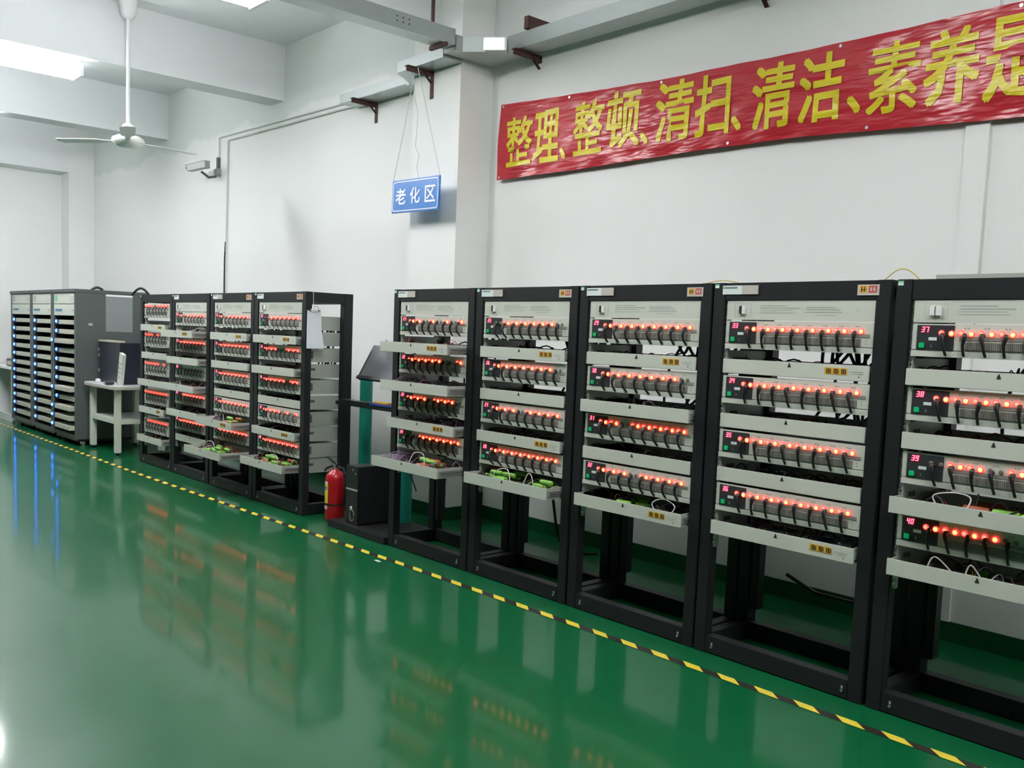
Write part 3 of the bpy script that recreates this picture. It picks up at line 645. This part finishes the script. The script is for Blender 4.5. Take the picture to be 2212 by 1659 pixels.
tag(link('yellow_pad', MB().box(-.09, .08, -.02, .03, 0, .012, M['orange'], .002), None, (-.46, .25, .9055)), 'yellow pad lying on the blue folder', 'pad')
tag(link('mouse', MB().lathe([(.012, 0), (.045, .004), (.045, .018), (.03, .032), (.008, .036)], (0, 0, 0), M['rubber'], 18), None, (-.28, .268, .9055)), 'black mouse on the blue folder, near the rack post', 'mouse')
t = thing('power_adapter', (-.235, .33, .55), 'black power adapter hanging by its lead between the stand and the rack', 'power adapter')
link('body', MB().box(-.075, .03, -.03, .03, 0, .13, M['darkplastic'], .008), t); link('lead', MB().tube([(0, 0, .13), (.005, 0, .2), (-.02, 0, .29), (-.05, -.03, .335)], .005, M['rubber'], 6).tube([(-.02, 0, 0), (-.01, .02, -.12), (.03, .05, -.25)], .005, M['rubber'], 6), t); link('lamp', MB().box(-.025, -.015, -.032, -.03, .02, .035, M['white']), t)

# ------------------------------------------------------------------ clipboard on the rack side
t = thing('clipboard', (-1.125, .06, 1.56), 'clipboard with white sheets hung on the end of the black rack', 'clipboard')
link('sheet', MB().add([(.0, -.055, .0), (.0, .062, .0), (.004, .066, -.14), (.012, .085, -.27), (.012, .078, -.285), (.010, -.062, -.285), (.003, -.058, -.14)], [(0, 1, 2, 6), (6, 2, 3, 4, 5)], M['paper']).add([(-.003, -.055, .0), (-.003, .062, .0), (.001, .066, -.14), (.009, .085, -.27), (.009, .078, -.285), (.007, -.062, -.285), (.0, -.058, -.14)], [(6, 2, 1, 0), (5, 4, 3, 2, 6)], M['paper']), t)
link('board', MB().box(-.010, -.005, -.055, .060, -.27, .004, M['cabgrey']), t)
link('clip', MB().box(-.012, .008, -.03, .035, -.012, .010, M['silver'], .003).tube([(.004, -.02, .008), (.006, .0, .03), (.004, .03, .03), (.004, .035, .01)], .004, M['silver'], 6).box(-.004, .006, -.045, .05, -.004, .004, M['line']), t)
link('string', MB().tube([(.002, -.002, .02), (.001, -.006, .075), (.0, -.008, .143)], .0022, M['wire_white'], 5), t)

# ------------------------------------------------------------------ cable trays under the beams
def tray(name, mb, label): return tag(link(name, mb), label, 'cable tray')
st = M['steel']
tray('cable_tray', MB().box(-2.30, -1.24, .955, 1.155, 3.425, 3.505, st, .003).box(-1.24, -1.20, .93, 1.155, 3.40, 3.53, st, .002), 'short galvanised cable tray on the wall left of the column')
tray('cable_tray', MB().prism([(-1.20, .93), (-1.02, .68), (-.42, .66), (-.42, .84), (-1.02, .84), (-1.20, 1.12)], 3.405, 3.485, st), 'galvanised cable tray passing round the front of the wall column')
tray('cable_tray', MB().prism([(-.41, .66), (-.27, .66), (-.27, .72), (-.03, .93), (5.6, .93), (5.6, 1.10), (-.41, 1.10)], 3.425, 3.53, st), 'long galvanised cable tray on the wall above the banner')
mb = MB().prism([(-.41, .65), (-.27, .65), (-.27, -9.2), (-.41, -9.2)], 3.455, 3.565, st)
for k in range(3):
    for z in (3.50, 3.53): mb.cyl((-.27, .25-.05*k, z), (-.266, .25-.05*k, z), .006, M['line'], 8)
tray('cable_tray', mb, 'galvanised cable tray crossing the ceiling towards the column')
t = thing('corner_glow_plate', (-.005, .79, 3.432), 'small glaring white rectangle on the corner of the cable trays', 'lamp')  # white emissive plate on the corner of the trays
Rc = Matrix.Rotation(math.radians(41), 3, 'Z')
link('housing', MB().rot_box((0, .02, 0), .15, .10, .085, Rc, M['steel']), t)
link('face', MB().rot_box(Rc@Vector((0, -.033, 0)), .142, .006, .078, Rc, M['glowface']), t)
BR = ['rusty bracket under the short tray left of the column', 'rusty bracket on the front of the column, above the blue sign', 'rusty bracket holding the long tray just right of the column', 'rusty bracket holding the long tray over the middle of the banner', 'rusty bracket holding the long tray further along the banner']
def bracket(x, y0, y1, ztop, drop, label, up=False):
    mb = MB(); r = M['rust']
    mb.box(x-.02, x+.02, y0-.006, y0, ztop-drop, ztop, r).box(x-.02, x+.02, y1, y0, ztop-.008, ztop, r).box(x-.003, x+.003, y1, y0, ztop-.04, ztop-.006, r)
    mb.add([(x-.015, y0-.004, ztop-.09), (x+.015, y0-.004, ztop-.09), (x+.015, y0-.10, ztop-.006), (x-.015, y0-.10, ztop-.006)], [(0, 1, 2, 3), (3, 2, 1, 0)], r)
    if up: tag(link('tray_bracket', MB().box(x+.10, x+.14, .90, 1.158, ztop+.107, ztop+.19, r)), 'rusty stub standing above the long tray just right of the column', 'bracket')
    tag(link('tray_bracket', mb), label, 'bracket', 'rusty brackets under the cable trays')
bracket(-2.01, WY, .90, 3.424, .17, BR[0]); bracket(-.785, .845, .60, 3.404, .20, BR[1]); bracket(.07, WY, .90, 3.424, .05, BR[2], True); bracket(1.93, WY, .88, 3.424, .05, BR[3]); bracket(3.8, WY, .88, 3.424, .05, BR[4])
t = thing('tray_hanger', (-.34, .56, 3.45), 'rusty rod and cross bar hanging the tray from the ceiling', 'hanger')
link('rod', MB().box(-.09, -.072, -.01, .01, .0, .80, M['rust']), t); link('cross_bar', MB().box(-.10, .09, -.012, .012, -.022, .004, M['rust']), t)
for a, b, lab in (([(-2.32, 1.145, 3.498), (-5.155, 1.145, 3.536), (-5.165, 1.145, 3.52), (-5.165, 1.145, 3.31)], .007, 'thin conduit along the wall that drops to the security camera'),
                  ([(-2.32, 1.145, 3.452), (-4.92, 1.145, 3.478), (-4.935, 1.145, 3.46), (-4.965, 1.145, 2.25)], .009, 'thin conduit beside the security camera, dropping down the white wall')):
    tag(link('conduit', MB().tube(a, b, M['conduit'], 8)), lab, 'conduit')
tag(link('wall_cable', MB().tube([(-4.965, 1.14, 2.36), (-4.975, 1.135, 2.15), (-4.985, 1.14, 1.6), (-4.985, 1.14, .3)], .009, M['rubber'], 8)), 'black cable hanging down the wall below the thin conduit', 'cable')
t = thing('security_camera', (-5.18, WY, 3.16), 'white security camera on a wall bracket, high on the wall', 'security camera')
link('bracket', MB().box(-.028, .02, -.03, 0, .03, .16, M['line'], .004).box(-.03, .05, -.06, 0, -.05, .03, M['camgrey'], .01).tube([(.03, -.05, -.06), (-.02, -.12, -.075), (-.04, -.20, -.02)], .014, M['line'], 8), t)
dv = Vector((-.93, -.35, -.10)).normalized()
Rb = dv.to_track_quat('X', 'Z').to_matrix()
link('body', MB().rot_box((-.03, -.24, .03), .28, .075, .07, Rb, M['camgrey']), t); link('lens', MB().cyl(Vector((-.03, -.24, .03))+dv*.14, Vector((-.03, -.24, .03))+dv*.158, .034, M['ink'], 16), t); link('sun_hood', MB().rot_box(Vector((-.03, -.24, .072))+dv*.02, .33, .09, .008, Rb, M['white']), t)

# ------------------------------------------------------------------ lettering outlines
GLYPHS = {'整': [[[212,178],[212,11],[47,11],[47,-53],[955,-53],[955,11],[536,11],[536,94],[824,94],[824,152],[536,152],[536,230],[890,230],[890,294],[114,294],[114,230],[462,230],[462,11],[284,11],[284,178]],[[86,669],[86,495],[233,495],[144,418],[39,362],[63,339],[83,313],[173,368],[256,443],[256,321],[322,321],[322,451],[395,407],[455,363],[488,407],[426,451],[351,492],[322,457],[322,495],[487,495],[487,669],[322,669],[322,720],[513,720],[513,777],[322,777],[322,840],[256,840],[256,777],[57,777],[57,720],[256,720],[256,669]],[[148,619],[256,619],[256,545],[148,545]],[[322,619],[423,619],[423,545],[322,545]],[[642,665],[815,665],[782,583],[735,514],[680,588]],[[639,840],[581,697],[495,585],[522,560],[546,534],[576,567],[605,605],[642,536],[691,469],[603,410],[496,365],[520,338],[540,310],[646,359],[736,422],[819,357],[919,307],[939,338],[962,366],[863,409],[781,467],[843,557],[887,665],[952,665],[952,728],[672,728],[691,776],[707,825]]], '理': [[[476,540],[629,540],[629,411],[476,411]],[[694,540],[847,540],[847,411],[694,411]],[[476,728],[629,728],[629,601],[476,601]],[[694,728],[847,728],[847,601],[694,601]],[[318,22],[318,-47],[967,-47],[967,22],[700,22],[700,160],[933,160],[933,228],[700,228],[700,346],[919,346],[919,794],[407,794],[407,346],[623,346],[623,228],[395,228],[395,160],[623,160],[623,22]],[[35,100],[54,24],[202,73],[365,128],[352,201],[242,164],[242,413],[343,413],[343,483],[242,483],[242,702],[358,702],[358,772],[46,772],[46,702],[170,702],[170,483],[56,483],[56,413],[170,413],[170,141]]], '顿': [[[688,501],[646,150],[429,-25],[451,-51],[468,-80],[706,118],[755,501]],[[723,90],[831,3],[918,-80],[962,-28],[873,52],[765,135]],[[222,-53],[278,-16],[470,79],[463,110],[458,144],[294,70],[294,244],[449,244],[449,572],[387,572],[387,309],[294,309],[294,650],[460,650],[460,716],[294,716],[294,839],[226,839],[226,716],[46,716],[46,650],[226,650],[226,309],[132,309],[132,572],[72,572],[72,244],[226,244],[226,87],[212,38],[185,12],[206,-19]],[[523,617],[523,158],[590,158],[590,556],[846,556],[846,160],[914,160],[914,617],[718,617],[738,669],[758,724],[949,724],[949,789],[486,789],[486,724],[686,724],[669,669],[649,617]]], '清': [[[82,772],[169,718],[241,662],[287,721],[214,774],[126,823]],[[35,506],[127,451],[201,394],[246,453],[170,508],[78,559]],[[66,-21],[134,-66],[210,93],[282,261],[222,305],[143,128]],[[431,212],[793,212],[793,134],[431,134]],[[431,268],[431,342],[793,342],[793,268]],[[575,840],[575,762],[319,762],[319,704],[575,704],[575,640],[343,640],[343,585],[575,585],[575,516],[281,516],[281,458],[950,458],[950,516],[649,516],[649,585],[888,585],[888,640],[649,640],[649,704],[913,704],[913,762],[649,762],[649,840]],[[361,400],[361,-79],[431,-79],[431,77],[793,77],[793,5],[789,-8],[774,-12],[732,-13],[662,-11],[675,-43],[684,-76],[772,-74],[828,-64],[857,-40],[864,4],[864,400]]], '扫': [[[198,837],[198,644],[51,644],[51,574],[198,574],[198,351],[38,315],[60,242],[198,277],[198,12],[194,-2],[179,-7],[75,-6],[89,-41],[98,-75],[183,-73],[235,-61],[263,-36],[272,13],[272,296],[411,333],[402,402],[272,369],[272,574],[403,574],[403,644],[272,644],[272,837]],[[420,746],[420,676],[832,676],[832,428],[444,428],[444,353],[832,353],[832,67],[413,67],[413,-4],[832,-4],[832,-77],[904,-77],[904,746]]], '洁': [[[83,774],[175,709],[246,640],[295,694],[223,760],[131,822]],[[42,499],[139,442],[217,382],[261,440],[182,499],[85,552]],[[67,-19],[131,-67],[217,85],[299,246],[243,293],[154,123]],[[586,840],[586,692],[316,692],[316,621],[586,621],[586,470],[346,470],[346,400],[905,400],[905,470],[663,470],[663,621],[944,621],[944,692],[663,692],[663,840]],[[379,293],[379,-81],[454,-81],[454,-35],[798,-35],[798,-77],[876,-77],[876,293]],[[454,33],[454,225],[798,225],[798,33]]], '素': [[[636,86],[770,11],[880,-64],[939,-18],[825,56],[691,127]],[[293,128],[180,49],[46,-15],[76,-40],[104,-66],[239,8],[362,101]],[[193,294],[248,304],[440,316],[317,266],[236,237],[157,212],[98,201],[109,166],[116,135],[196,147],[479,165],[479,8],[475,-4],[458,-8],[410,-9],[327,-7],[344,-41],[355,-77],[449,-75],[510,-65],[543,-40],[552,6],[552,169],[801,183],[838,149],[867,118],[926,159],[837,238],[728,315],[673,279],[739,233],[328,213],[536,290],[740,388],[688,436],[630,405],[569,374],[337,362],[417,400],[495,444],[471,463],[950,463],[950,523],[536,523],[536,588],[844,588],[844,645],[536,645],[536,709],[903,709],[903,767],[536,767],[536,841],[461,841],[461,767],[105,767],[105,709],[461,709],[461,645],[160,645],[160,588],[461,588],[461,523],[54,523],[54,463],[406,463],[309,408],[243,378],[205,365],[173,358]]], '养': [[[612,293],[612,-80],[690,-80],[690,292],[796,223],[911,174],[934,208],[961,237],[808,296],[681,386],[937,386],[937,449],[455,449],[476,488],[495,529],[852,529],[852,590],[518,590],[540,665],[904,665],[904,728],[693,728],[726,775],[758,826],[681,848],[648,788],[609,728],[345,728],[391,745],[363,796],[322,846],[257,824],[292,776],[317,728],[103,728],[103,665],[465,665],[441,590],[152,590],[152,529],[414,529],[391,488],[366,449],[57,449],[57,386],[311,386],[191,298],[35,240],[62,209],[86,174],[205,218],[304,277],[304,231],[273,99],[108,-27],[135,-55],[159,-86],[343,65],[379,228],[379,293],[324,293],[372,336],[414,386],[595,386],[638,338],[689,293]]], '是': [[[236,607],[757,607],[757,525],[236,525]],[[236,742],[757,742],[757,661],[236,661]],[[164,799],[164,468],[833,468],[833,799]],[[231,299],[163,106],[35,-29],[66,-54],[92,-81],[181,2],[248,109],[410,-27],[661,-60],[935,-60],[946,-23],[963,12],[808,11],[664,11],[603,12],[546,16],[546,154],[878,154],[878,220],[546,220],[546,332],[943,332],[943,399],[59,399],[59,332],[471,332],[471,29],[358,83],[281,190],[295,238],[306,289]]], '、': [[[273,-56],[341,2],[233,119],[117,224],[52,167],[165,63]]], '老': [[[837,801],[781,727],[719,656],[719,704],[471,704],[471,840],[394,840],[394,704],[139,704],[139,634],[394,634],[394,498],[52,498],[52,427],[451,427],[250,306],[33,210],[61,179],[86,147],[205,200],[321,261],[321,48],[356,-42],[488,-65],[762,-65],[876,-29],[915,113],[878,124],[843,142],[823,28],[758,3],[490,3],[415,12],[398,49],[398,138],[624,200],[825,275],[759,330],[598,263],[398,202],[398,306],[487,364],[573,427],[949,427],[949,498],[659,498],[790,626],[905,766]],[[471,498],[471,634],[698,634],[625,564],[547,498]]], '化': [[[867,695],[745,542],[596,406],[596,822],[516,822],[516,346],[419,283],[322,230],[352,203],[377,173],[447,211],[516,254],[516,81],[544,-33],[646,-62],[824,-62],[929,-6],[962,191],[923,206],[887,228],[871,56],[820,13],[654,13],[607,25],[596,79],[596,309],[781,465],[939,647]],[[313,840],[195,620],[42,442],[70,405],[92,369],[150,431],[207,502],[207,-80],[286,-80],[286,619],[340,716],[387,817]]], '区': [[[927,786],[97,786],[97,-50],[952,-50],[952,22],[171,22],[171,713],[927,713]],[[259,585],[381,482],[505,369],[370,249],[226,149],[258,121],[286,92],[425,196],[558,319],[679,198],[772,92],[833,147],[734,253],[609,374],[712,501],[802,637],[731,665],[650,540],[555,422],[432,530],[313,629]]]}
def glyph_mesh(ch, offset):
    cu = bpy.data.curves.new('lettering', 'CURVE'); cu.dimensions = '2D'; cu.fill_mode = 'FRONT'; cu.offset = offset
    for sp in GLYPHS[ch]:
        s = cu.splines.new('POLY'); s.points.add(len(sp)-1); s.use_cyclic_u = True
        for p, q in zip(s.points, sp): p.co = (q[0]/1000, q[1]/1000, 0, 1)
    o = bpy.data.objects.new('lettering', cu); COL.objects.link(o)
    bpy.context.view_layer.update()
    me = bpy.data.meshes.new_from_object(o.evaluated_get(bpy.context.evaluated_depsgraph_get()))
    V = [v.co.copy() for v in me.vertices]; F = [list(p.vertices) for p in me.polygons]
    bpy.data.objects.remove(o); bpy.data.curves.remove(cu); bpy.data.meshes.remove(me)
    return V, F
# ------------------------------------------------------------------ red banner
BT = [(-.295, 3.137), (.4, 3.095), (1.26, 3.055), (2.41, 3.035), (3.3, 3.04), (4.6, 3.06), (5.6, 3.10)]
BB = [(-.31, 2.585), (.5, 2.577), (1.48, 2.582), (2.1, 2.575), (3.35, 2.515), (4.6, 2.55), (5.6, 2.58)]
def interp(T, x):
    for (a, b), (c, d) in zip(T, T[1:]):
        if x <= c:
            u = max(0, (x-a)/(c-a)); u = u*u*(3-2*u)*.35+u*.65; return b+(d-b)*u
    return T[-1][1]
def banner_y(x, v): return 1.128-.014*(1-v)-.004*math.sin(x*9+v*5)-.003*math.sin(x*23-v*9)-.010*math.sin(PI*v)
t = thing('red_banner', (0, 0, 0), 'long red vinyl banner with yellow Chinese characters on the wall', 'banner')
mb = MB(); V = []; F = []; NX, NZ = 150, 10
for i in range(NX+1):
    for j in range(NZ+1):
        u = i/NX; v = j/NZ; x = -.31+.015*v+5.9*u; V.append((x, banner_y(x, v), interp(BB, x)*(1-v)+interp(BT, x)*v))
for i in range(NX):
    for j in range(NZ): a = i*(NZ+1)+j; F.append((a, a+NZ+1, a+NZ+2, a+1))
mb.add(V, F, M['banner'], True); link('cloth', mb, t)
CH = [('整', -.205, .07, 3.02, 2.665), ('理', .09, .342, 3.025, 2.655), ('、', .352, .415, 2.745, 2.66), ('整', .485, .755, 3.025, 2.665), ('顿', .78, 1.07, 3.045, 2.67), ('、', 1.075, 1.14, 2.75, 2.67), ('清', 1.20, 1.485, 3.035, 2.66), ('扫', 1.50, 1.75, 3.02, 2.655), ('、', 1.762, 1.835, 2.75, 2.66),
      ('清', 1.90, 2.165, 3.005, 2.64), ('洁', 2.195, 2.455, 3.0, 2.635), ('、', 2.48, 2.56, 2.745, 2.65), ('素', 2.59, 2.86, 2.985, 2.625), ('养', 2.88, 3.145, 2.985, 2.62), ('是', 3.165, 3.44, 2.985, 2.60)]
for ch, x0, x1, zt, zb in CH:
    V, F = glyph_mesh(ch, 0)
    ax = min(v.x for v in V); bx = max(v.x for v in V); az = min(v.y for v in V); bz = max(v.y for v in V)
    # heavy strokes: the outline laid down five times with small shifts
    bold = .0065 if ch not in '整素' else .005
    mb = MB(); kk = 0
    for sx, sz in ((0, 0), (-1, -1), (1, -1), (-1, 1), (1, 1)):
        P = []
        for v in V:
            x = x0+bold+(v.x-ax)/(bx-ax)*(x1-x0-2*bold)+sx*bold; z = zb+bold+(v.y-az)/(bz-az)*(zt-zb-2*bold)+sz*bold*.9
            b, tt = interp(BB, x), interp(BT, x); P.append((x, banner_y(x, (z-b)/(tt-b))-.003-.0003*kk, z))
        mb.add(P, F, M['bannertext']); kk += 1
    link('character', mb, t)
for x in (-.27, .42, 1.22, 2.42, 3.3):
    link('eyelet', MB().cyl((x, banner_y(x, .97)-.004, interp(BT, x)-.018), (x, banner_y(x, .97), interp(BT, x)-.018), .009, M['silver'], 10), t)
for x in (-.28, 1.75, 2.6): link('eyelet', MB().cyl((x, banner_y(x, .03)-.004, interp(BB, x)+.018), (x, banner_y(x, .03), interp(BB, x)+.018), .009, M['silver'], 10), t)

# ------------------------------------------------------------------ blue hanging sign
t = thing('hanging_sign', (-.768, .70, 2.464), 'small blue sign with white characters hanging before the column', 'sign')
Rr = Matrix.Rotation(math.radians(1.2), 3, 'Y')
def spl(mb):
    mb.v = [tuple(Rr@Vector(p)) for p in mb.v]; return mb
link('board', spl(MB().box(-.302, .302, 0, .012, -.125, .125, M['signblue'], .003)), t)
mb = MB(); O = rounded(-.288, .288, -.113, .113, .022); I = rounded(-.281, .281, -.106, .106, .018); n = len(O)
mb.add([(p[0], -.0015, p[1]) for p in O]+[(p[0], -.0015, p[1]) for p in I], [(i, (i+1) % n, n+(i+1) % n, n+i) for i in range(n)], M['letterwhite']); link('border_line', spl(mb), t)
for ch, x0, x1 in (('老', -.25, -.115), ('化', -.062, .068), ('区', .128, .258)):
    V, F = glyph_mesh(ch, .016); ax = min(v.x for v in V); bx = max(v.x for v in V); az = min(v.y for v in V); bz = max(v.y for v in V)
    link('character', spl(MB().add([(x0+(v.x-ax)/(bx-ax)*(x1-x0), -.0025, -.062+(v.y-az)/(bz-az)*.122) for v in V], F, M['letterwhite'])), t)
link('cord', MB().tube([(-.298, .006, .128), (-.15, .0, .55), (-.02, -.02, .93)], .0035, M['conduit'], 6), t); link('cord', MB().tube([(.298, .006, .118), (.16, 0, .5), (.02, -.02, .93)], .0035, M['conduit'], 6), t)
tag(link('loose_wire', MB().tube([(-.86, .70, 3.40), (-.845, .72, 3.30), (-.87, .75, 3.2), (-.84, .76, 3.08), (-.88, .78, 2.95), (-.89, .78, 2.85), (-.85, .79, 2.78), (-.88, .79, 2.70), (-.86, .8, 2.6)], .003, M['conduit'], 5)), 'thin loose wire dangling between the cords of the blue sign', 'wire')

# ------------------------------------------------------------------ ceiling fan
t = thing('ceiling_fan', (-3.575, -.44, 0), 'white ceiling fan on a long rod, near the far beams', 'ceiling fan')
link('canopy', MB().lathe([(.035, 4.10), (.06, 4.13), (.075, 4.20), (.08, 4.25)], (0, 0, 0), M['white'], 20), t)
link('rod', MB().cyl((0, 0, 3.16), (0, 0, 4.12), .017, M['white'], 12), t)
link('collar', MB().lathe([(.02, 3.19), (.045, 3.175), (.055, 3.14), (.056, 3.075)], (0, 0, 0), M['white'], 20), t)
link('motor', MB().lathe([(.05, 3.08), (.10, 3.075), (.135, 3.055), (.14, 3.035), (.132, 3.015), (.09, 2.985), (.03, 2.975)], (0, 0, 0), M['white'], 28), t)
for k in range(3):
    a = math.radians(-20+120*k); R = Matrix.Rotation(a, 3, 'Z')@Matrix.Rotation(math.radians(5), 3, 'X'); mb = MB()
    mb.prism([(.12, -.02), (.22, -.025), (.28, -.06), (.66, -.065), (.69, 0), (.66, .065), (.28, .06), (.22, .025), (.12, .02)], -.002, .002, M['white'])
    mb.v = [tuple(R@Vector(p)+Vector((0, 0, 3.035))) for p in mb.v]; link('blade', mb, t)

# ------------------------------------------------------------------ things on top of the racks, loose bits
tag(link('flat_tray', MB().box(3.46, 4.15, .10, .36, 1.70, 1.706, M['case']).box(3.46, 4.15, .10, .112, 1.706, 1.722, M['case']).box(3.46, 4.15, .348, .36, 1.706, 1.722, M['case']).box(3.46, 3.472, .112, .348, 1.706, 1.722, M['case']).box(4.138, 4.15, .112, .348, 1.706, 1.722, M['case'])), 'flat grey metal tray lying on top of the near-end rack', 'tray')
tag(link('rack_top_wire', MB().tube(arc((3.28, .05, 1.70), (3.42, .06, 1.70), .045, 12), .0025, M['wire_yellow'], 5)), 'yellow wire arching between the tops of the last two racks', 'wire')
tag(link('rack_top_wire', MB().tube(arc((2.42, .05, 1.70), (2.62, .04, 1.70), .014, 10), .0025, M['wire_yellow'], 5)), 'yellow wire lying across the tops of the racks under the banner', 'wire')
tag(link('floor_cable', MB().tube([(2.70, .46, .33), (2.85, .47, .27), (3.05, .47, .27), (3.28, .44, .38)], .010, M['rubber'], 8)), 'black cable sagging low behind the rack with every lamp lit', 'cable')
tag(link('floor_cable', MB().tube([(1.03, .52, .42), (.96, .62, .26), (.90, .72, .12), (.88, .85, .012), (.98, 1.0, .012)], .009, M['rubber'], 8)), 'black cable slanting to the floor, behind the second rack from the tower', 'cable')
tag(link('paper_scrap', MB().add([(.30, -.31, .002), (.36, -.315, .002), (.37, -.298, .004), (.31, -.29, .002)], [(0, 1, 2, 3)], M['label'])), 'white scrap on the green floor near the hazard tape', 'scrap')
